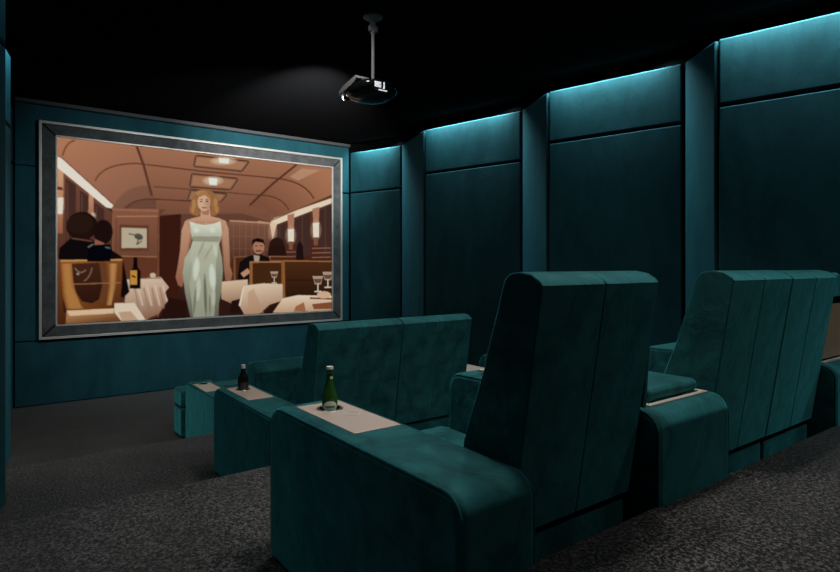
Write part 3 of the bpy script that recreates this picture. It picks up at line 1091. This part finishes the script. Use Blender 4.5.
def recliner(label, x0, x1, yb, ztop, zarm, zfloor, arm_l=None, arm_r=None, tray=None, hole=None, group=None, yfront=None, low=False, bolster=False, pipe=(True, True)):
    """yb: rear top edge of the backrest. Front is towards +y."""
    yfront = yfront or yb + 1.17
    cx = (x0 + x1) / 2
    r = thing('recliner', (cx, yb + 0.5, Z(zfloor)), label, 'recliner', group)
    # base box with plinth
    bm = bmesh.new()
    add_box(bm, x0 + 0.006, x1 - 0.006, yb + 0.13, yfront - 0.06, Z(zfloor), Z(ztop - 0.76), 0.015)
    link('base', bm, SEAT, r)
    # seat cushion
    sz = zarm - 0.225
    bm = bmesh.new()
    prof = [(yb + 0.22, Z(sz - 0.13)), (yb + 0.22, Z(sz - 0.02)), (yb + 0.30, Z(sz))]
    prof += [(yfront - 0.10, Z(sz + 0.01))] + arc(yfront - 0.07, Z(sz - 0.06), 0.07, 90, 0, 5) + [(yfront, Z(sz - 0.11)), (yfront - 0.02, Z(sz - 0.13))]
    mid = cx
    add_extrude_x(bm, prof, x0 + 0.008, mid, 0.014, 3)
    add_extrude_x(bm, prof, mid, x1 - 0.008, 0.014, 3)
    link('seat_cushion', bm, SEAT, r)
    # front footrest panel
    bm = bmesh.new()
    add_box(bm, x0 + 0.012, x1 - 0.012, yfront - 0.055, yfront - 0.01, Z(zfloor + 0.06), Z(sz - 0.135), 0.012)
    link('footrest_panel', bm, SEAT, r)
    # backrest: two upholstered halves meeting in a vertical seam
    zb = ztop - 0.745
    if not low:
        P = [(yb + 0.115, zb), (yb + 0.0, ztop - 0.012), (yb + 0.010, ztop), (yb + 0.04, ztop + 0.018), (yb + 0.085, ztop + 0.026), (yb + 0.122, ztop + 0.020),
             (yb + 0.142, ztop + 0.000), (yb + 0.172, ztop - 0.095), (yb + 0.225, ztop - 0.25), (yb + 0.293, ztop - 0.42), (yb + 0.33, ztop - 0.52),
             (yb + 0.33, zb + 0.05), (yb + 0.30, zb)]
    else:
        P = [(yb + 0.06, zb + 0.2), (yb + 0.0, ztop - 0.10), (yb + 0.012, ztop - 0.075), (yb + 0.10, ztop - 0.012), (yb + 0.14, ztop), (yb + 0.19, ztop - 0.005),
             (yb + 0.23, ztop - 0.04), (yb + 0.28, ztop - 0.14), (yb + 0.33, sz - 0.02), (yb + 0.25, zb + 0.2)]
    P = [(y, Z(z)) for y, z in P]
    bm = bmesh.new()
    if low:
        add_extrude_x(bm, P, x0 + 0.003, x1 - 0.003, 0.03, 4)
    else:
        add_extrude_x(bm, P, x0 + 0.002, mid, 0.006, 3)
        add_extrude_x(bm, P, mid, x1 - 0.002, 0.006, 3)
    bk = link('backrest', bm, SEAT, r)
    if not low:
        for xx in (x0 + 0.006, x1 - 0.006):
            bm = bmesh.new()
            pts = [(xx, y + (0.004 if i < 2 else 0), z - (0.003 if 2 <= i < 6 else 0)) for i, (y, z) in enumerate(P[:9])]
            add_tube(bm, pts, 0.004, 6)
            link('piping', bm, PIPING, bk)
        # channelled lumbar pad on the front of the backrest
        bm = bmesh.new()
        nch = 4
        wch = (x1 - x0 - 0.12) / nch
        Q = [(yb + 0.14, ztop - 0.08), (yb + 0.19, ztop - 0.085), (yb + 0.255, ztop - 0.25), (yb + 0.325, ztop - 0.42), (yb + 0.37, sz + 0.02), (yb + 0.28, sz + 0.01), (yb + 0.20, ztop - 0.25)]
        Q = [(y, Z(z)) for y, z in Q]
        for i in range(nch):
            add_extrude_x(bm, Q, x0 + 0.06 + wch * i, x0 + 0.06 + wch * (i + 1), 0.012, 3)
        link('lumbar_pad', bm, SEAT, bk)
    if bolster:
        bm = bmesh.new()
        add_extrude_x(bm, [(yb + 0.035, Z(ztop - 0.11)), (yb + 0.045, Z(ztop - 0.095)), (yb + 0.16, Z(ztop - 0.095)), (yb + 0.2, Z(ztop - 0.14)), (yb + 0.26, Z(zarm + 0.08)), (yb + 0.06, Z(zarm + 0.08))],
                      x1 - 0.002, x1 + 0.022, 0.006, 2)
        link('side_bolster', bm, SEAT, bk)
    if arm_l:
        build_arm(r, 'armrest', arm_l[0], arm_l[1], yb + 0.008, yfront + arm_l[2], zfloor, zarm, tray, hole, pipe)
    if arm_r:
        build_arm(r, 'armrest', arm_r[0], arm_r[1], yb + 0.008, yfront + arm_r[2], zfloor, zarm)
    return r


def console(label, x0, x1, yb, yfront, zt, zfloor, lid='closed', group=None):
    cx = (x0 + x1) / 2
    r = thing('console', (cx, yb + 0.5, Z(zfloor)), label, 'console', group)
    build_arm(r, 'body', x0, x1, yb, yfront, zfloor, zt, None, None, (True, True), 0.08, 0.02)
    rx0, rx1, ry0, ry1 = x0 + 0.055, x1 - 0.045, yb + 0.065, yfront - 0.16
    if lid == 'open':
        ry1 = yb + 0.75
    bm = bmesh.new()
    zr0, zr1 = Z(zt) - 0.006, Z(zt) + 0.006
    wd = 0.022
    for b in ((rx0, rx1, ry0, ry0 + wd), (rx0, rx1, ry1 - wd, ry1), (rx0, rx0 + wd, ry0 + wd, ry1 - wd), (rx1 - wd, rx1, ry0 + wd, ry1 - wd)):
        add_box(bm, b[0], b[1], b[2], b[3], zr0, zr1, 0.0015, 1)
    rim = link('rim', bm, METAL, r)
    rim['label'] = 'champagne metal rim'
    if lid == 'closed':
        ly1 = ry1 - wd - 0.004
        bm = bmesh.new()
        add_box(bm, rx0 + wd + 0.003, rx1 - wd - 0.003, ry0 + wd + 0.004, ly1, Z(zt) + 0.001, Z(zt + 0.055), 0.022, 4)
        link('lid', bm, SEAT, r)
    elif lid == 'tray':
        bm = bmesh.new()
        add_box(bm, rx0 + wd, rx1 - wd, ry0 + wd, ry1 - wd, Z(zt) - 0.004, Z(zt) + 0.003, 0.001, 1)
        link('tray', bm, TRAYM, r)
    else:
        # raised lid, hinged near the back of the seat row, its wooden underside facing the rear aisle
        bm = bmesh.new()
        add_box(bm, rx0 + wd, rx1 - wd, ry0 + wd, ry1 - wd, Z(zt) - 0.004, Z(zt) + 0.001, 0.001, 1)
        link('well_floor', bm, BLACK, r)
        ly = yb + 0.095
        bm = bmesh.new()
        add_extrude_x(bm, [(ly + 0.012, Z(zt + 0.012)), (ly + 0.012, Z(zt + 0.455)), (ly + 0.03, Z(zt + 0.468)), (ly + 0.07, Z(zt + 0.46)), (ly + 0.075, Z(zt + 0.02)), (ly + 0.07, Z(zt + 0.012))], rx0 + 0.01, rx1 - 0.01, 0.01, 3)
        ld = link('lid', bm, SEAT, r)
        bm = bmesh.new()
        add_box(bm, rx0 + 0.02, rx1 - 0.02, ly, ly + 0.013, Z(zt + 0.010), Z(zt + 0.300), 0.002, 1)
        b2 = link('lid_board', bm, WOODM, ld)
        b2['label'] = 'beige wooden underside of the lid'
        bm = bmesh.new()
        add_box(bm, rx0 + 0.02, rx1 - 0.02, ly - 0.002, ly + 0.013, Z(zt + 0.303), Z(zt + 0.338), 0.002, 1)  # black strip standing in for the shadow gap above the board
        link('lid_shadow_strip', bm, BLACK, ld)
    return r


ARMF = 0.03
# nearest row
Y3 = 1.065
Z3 = -1.20
recliner('nearest tall teal velvet recliner, with the wide left armrest that carries the green bottle', 1.215, 1.800, Y3, -0.045, -0.57, Z3, arm_l=(0.930, 1.208, 0.03),
         tray=(0.990, 1.180, 1.688, 2.145), hole=(1.086, 2.045), group='recliners of the nearest row', yfront=2.25, bolster=True)
console('teal velvet console with closed padded lid and metal rim, right of the nearest recliner', 1.812, 2.316, 1.073, 2.19, -0.50, Z3, 'closed', 'consoles of the nearest row')
recliner('teal velvet recliner just right of the closed-lid console, left half of the joined rear pair', 2.324, 2.885, Y3, -0.048, -0.57, Z3, group='recliners of the nearest row', yfront=2.20)
recliner('teal velvet recliner at the right edge of the photo, right half of the joined pair', 2.889, 3.43, Y3, -0.050, -0.57, Z3, group='recliners of the nearest row', yfront=2.20)
console('teal velvet console at the right edge with its lid raised, beige wood underside showing', 3.44, 3.90, 1.073, 2.19, -0.51, Z3, 'open', 'consoles of the nearest row')
# middle row
Y2 = 3.295
Z2 = -1.58
recliner('middle-row teal recliner, left one of the pair, its armrest carrying the dark bottle', 1.665, 2.325, Y2, -0.40, -0.93, Z2, arm_l=(1.385, 1.655, 0.03),
         tray=(1.437, 1.618, 3.880, 4.345), hole=(1.530, 4.245), group='recliners of the middle row', yfront=4.46)
recliner('middle-row teal recliner, right one of the pair, seen through the gap beside the tall recliner', 2.330, 2.970, Y2, -0.40, -0.93, Z2, group='recliners of the middle row', yfront=4.42)
console('middle-row teal console with a tray top, right of the middle pair', 2.985, 3.42, 3.303, 4.40, -0.875, Z2, 'tray')
recliner('middle-row teal recliner hidden behind the tall one, only its right armrest tip showing', 3.445, 4.12, Y2, -0.46, -0.93, Z2, arm_r=(4.13, 4.38, 0.03), group='recliners of the middle row', yfront=4.46)
# front row
Y1 = 5.50
Z1 = -1.95
fr = recliner('low front-row teal recliner nearest the screen, its armrest tray empty', 2.10, 2.72, Y1, -0.97, -1.29, Z1, arm_l=(1.76, 2.02, 0.03), tray=(1.777, 1.957, 6.00, 6.455),
              hole=(1.874, 6.42), group='recliners of the front row', yfront=6.68, low=True)
bm = bmesh.new()
add_box(bm, 1.735, 2.60, 6.76, 7.10, Z(-1.94), Z(-1.60), 0.03, 4)
add_box(bm, 1.735, 2.60, 6.76, 7.10, Z(-1.61), Z(-1.41), 0.035, 4)
tag(link('ottoman', bm, SEAT), 'low teal footstool in front of the front-row recliner, by the screen wall', 'footstool')
recliner('second low front-row teal recliner, behind the middle pair of recliners', 2.73, 3.35, Y1, -0.97, -1.29, Z1, group='recliners of the front row', yfront=6.68, low=True)

# ------------------------------------------------------------------ bottles
def bottle_outline(s, body_r, neck_r, h, shoulder):
    return [(0, 0), (body_r * 0.9, 0), (body_r, 0.006), (body_r, shoulder), (body_r * 0.93, shoulder + 0.012), (neck_r * 1.45, shoulder + 0.05), (neck_r * 1.1, shoulder + 0.08),
            (neck_r, h - 0.022), (neck_r * 1.15, h - 0.02), (neck_r * 1.15, h - 0.012), (neck_r, h - 0.010), (neck_r, h), (0, h)]


bx, by, bz = 1.086, 2.045, Z(-0.57) - 0.0765
bt = thing('beer_bottle', (bx, by, bz), 'green glass bottle with white cap and pale label in the nearest cup holder', 'bottle')
bm = bmesh.new()
add_lathe(bm, bottle_outline(1, 0.0315, 0.0122, 0.240, 0.120), bx, by, bz, 40)
link('glass', bm, GREENG, bt)
bm = bmesh.new()
add_lathe(bm, [(0.0130, 0.234), (0.0145, 0.2355), (0.0145, 0.242), (0.0135, 0.2455), (0, 0.2460)], bx, by, bz, 24)
link('cap', bm, WHITEM, bt)


def decal(name, mat, parent, ang0, ang1, z_of, rad, cx, cy, cz, n=14, m=10):
    """curved patch hugging a bottle; z_of(u in -1..1) gives (low, high) heights"""
    bm = bmesh.new()
    g = []
    for i in range(n + 1):
        u = -1 + 2 * i / n
        a = math.radians(ang0 + (ang1 - ang0) * i / n)
        lo, hi = z_of(u)
        col = []
        for j in range(m + 1):
            zz = lo + (hi - lo) * j / m
            R = rad(zz)
            col.append(bm.verts.new((cx + R * math.cos(a), cy + R * math.sin(a), cz + zz)))
        g.append(col)
    for i in range(n):
        for j in range(m):
            bm.faces.new((g[i][j], g[i + 1][j], g[i + 1][j + 1], g[i][j + 1]))
    r = bmesh.ops.extrude_face_region(bm, geom=bm.faces[:])
    for v in [e for e in r['geom'] if isinstance(e, bmesh.types.BMVert)]:
        d = Vector((v.co.x - cx, v.co.y - cy, 0)).normalized()
        v.co += d * 0.0005
    me_o = bmesh_link_open(name, bm, mat, parent)
    return me_o


def bmesh_link_open(name, bm, mat, parent):
    me = bpy.data.meshes.new(name)
    bmesh.ops.recalc_face_normals(bm, faces=bm.faces)
    bmesh.ops.translate(bm, verts=bm.verts, vec=-PARENT_LOC[parent.name])
    bm.to_mesh(me)
    bm.free()
    me.materials.append(mat)
    o = bpy.data.objects.new(name, me)
    COL.objects.link(o)
    o.parent = parent
    PARENT_LOC[o.name] = PARENT_LOC[parent.name]
    return o


def oval(h0, h1):
    c, r = (h0 + h1) / 2, (h1 - h0) / 2
    return lambda u: (c - r * math.sqrt(max(0.0, 1 - u * u)) - 1e-4, c + r * math.sqrt(max(0.0, 1 - u * u)) + 1e-4)


decal('label', LABELW, bt, -165, -62, oval(0.070, 0.114), lambda z: 0.0314, bx, by, bz)
decal('label_band', GREENCAP, bt, -150, -77, lambda u: (0.088, 0.096), lambda z: 0.0320, bx, by, bz)
decal('neck_patch', WHITEM, bt, -112, -60, lambda u: (0.172, 0.207), lambda z: 0.0133, bx, by, bz)  # small pale patch on the neck
# thin pale ring on the near tray
bm = bmesh.new()
add_lathe(bm, [(0.027, 0.0), (0.030, 0.0), (0.030, 0.001), (0.027, 0.001), (0.027, 0.0)], 1.115, 1.920, Z(-0.57) + 0.0029, 36, 1.0, 1.15)
tray_near = [o for o in bpy.data.objects if o.name.startswith('tray')][0]
ir = link('pale_ring', bm, WHITEM, tray_near)
for (dx) in (-0.012, 0.0, 0.012):
    pass

bx, by, bz = 1.530, 4.245, Z(-0.93) - 0.0765
b2 = thing('dark_bottle', (bx, by, bz), 'dark brown bottle with a pale cap in the middle-row cup holder', 'bottle')
bm = bmesh.new()
add_lathe(bm, [(0, 0), (0.034, 0), (0.0385, 0.005), (0.0385, 0.150), (0.035, 0.172), (0.024, 0.195), (0.016, 0.208), (0.0135, 0.232), (0.015, 0.234), (0.015, 0.242), (0, 0.243)], bx, by, bz, 36)
link('glass', bm, BROWNG, b2)
bm = bmesh.new()
add_lathe(bm, [(0.0155, 0.236), (0.0170, 0.238), (0.0170, 0.258), (0.0155, 0.262), (0, 0.262)], bx, by, bz, 24)
link('cap', bm, WHITEM, b2)
decal('label', simple('dark_label', (0.05, 0.04, 0.035), 0.4), b2, -150, -50, lambda u: (0.085, 0.135), lambda z: 0.0389, bx, by, bz)

# ------------------------------------------------------------------ projector on its ceiling mount
px_, py_ = PROJ
pr = thing('projector', (px_, py_, Z(CEIL)), 'glossy black projector hanging from the ceiling on a grey pole', 'projector')
bm = bmesh.new()
add_lathe(bm, [(0, 0), (0.088, 0), (0.090, -0.012), (0.060, -0.030), (0.030, -0.042), (0.028, -0.09), (0.0, -0.09)], px_, py_, Z(CEIL), 32)
link('ceiling_plate', bm, GREYM, pr)
bm = bmesh.new()
add_box(bm, px_ - 0.045, px_ + 0.045, py_ - 0.022, py_ + 0.022, Z(CEIL - 0.145), Z(CEIL - 0.085), 0.012, 3)
add_lathe(bm, [(0, -0.160), (0.024, -0.160), (0.024, -0.14), (0, -0.14)], px_, py_, Z(CEIL), 20)
link('swivel_joint', bm, GREYM, pr)
bm = bmesh.new()
add_tube(bm, [(px_, py_, Z(CEIL - 0.15)), (px_, py_, Z(1.66))], 0.016, 16)
link('pole', bm, GREYM, pr)
# housing: flattened rounded body, turned so that its lens looks at the screen
bm = bmesh.new()
t = bmesh.new()
bmesh.ops.create_uvsphere(t, u_segments=40, v_segments=20, radius=1)
for v in t.verts:
    x, y, z = v.co
    f = 1.0
    v.co = Vector((math.copysign(abs(x) ** 0.75, x) * 0.215, math.copysign(abs(y) ** 0.85, y) * 0.245, math.copysign(abs(z) ** 0.8, z) * 0.085))
merge(bm, t)
bmesh.ops.translate(bm, verts=bm.verts, vec=(px_, py_ + 0.03, Z(1.60)))
hs = link('housing', bm, GLOSSB, pr)
bm = bmesh.new()
add_extrude_x(bm, [(py_ - 0.03, Z(1.70)), (py_ + 0.20, Z(1.655)), (py_ + 0.27, Z(1.622)), (py_ + 0.27, Z(1.585)), (py_ + 0.02, Z(1.63)), (py_ - 0.06, Z(1.67))], px_ - 0.21, px_ + 0.0, 0.008, 2)
link('top_shroud', bm, GREYM, pr)
bm = bmesh.new()
t = bmesh.new()
add_lathe(t, [(0, 0), (0.034, 0), (0.034, 0.05), (0.028, 0.055), (0.026, 0.04), (0, 0.04)], 0, 0, 0, 28)
bmesh.ops.rotate(t, verts=t.verts, matrix=Matrix.Rotation(math.radians(-90), 3, 'X'))
bmesh.ops.translate(t, verts=t.verts, vec=(px_ - 0.13, py_ + 0.215, Z(1.575)))
merge(bm, t)
lb = link('lens_barrel', bm, GLOSSB, pr)
bm = bmesh.new()
t = bmesh.new()
bmesh.ops.create_uvsphere(t, u_segments=20, v_segments=10, radius=0.025)
for v in t.verts:
    v.co.y *= 0.6
bmesh.ops.translate(t, verts=t.verts, vec=(px_ - 0.145, py_ + 0.272, Z(1.575)))
merge(bm, t)
link('lens', bm, LENSGLOW, lb)
# lit connector panel on the rear left of the housing
bm = bmesh.new()
for k in range(4):
    add_box(bm, px_ - 0.115, px_ - 0.05, py_ - 0.218, py_ - 0.206, Z(1.572 + k * 0.013), Z(1.578 + k * 0.013), 0.001, 1)
add_box(bm, px_ - 0.025, px_ - 0.015, py_ - 0.218, py_ - 0.202, Z(1.566), Z(1.622), 0.001, 1)
add_box(bm, px_ - 0.075, px_ + 0.01, py_ - 0.222, py_ - 0.206, Z(1.545), Z(1.551), 0.001, 1)
link('connector_panel', bm, DISPLAYGLOW, hs)

# ------------------------------------------------------------------ rings for the added fill spots, out of view
for (x, y, tg, pw, an) in FILL_SPOTS:
    bm = bmesh.new()
    add_lathe(bm, [(0.040, -0.001), (0.060, -0.001), (0.060, -0.006), (0.052, -0.010), (0.040, -0.006), (0.040, -0.001)], x, y, Z(CEIL), 28)
    d = link('fill_spot_ring', bm, GREYM)
    tag(d, 'small round ceiling ring around an added fill spot', 'lamp', 'rings of the added fill spots')
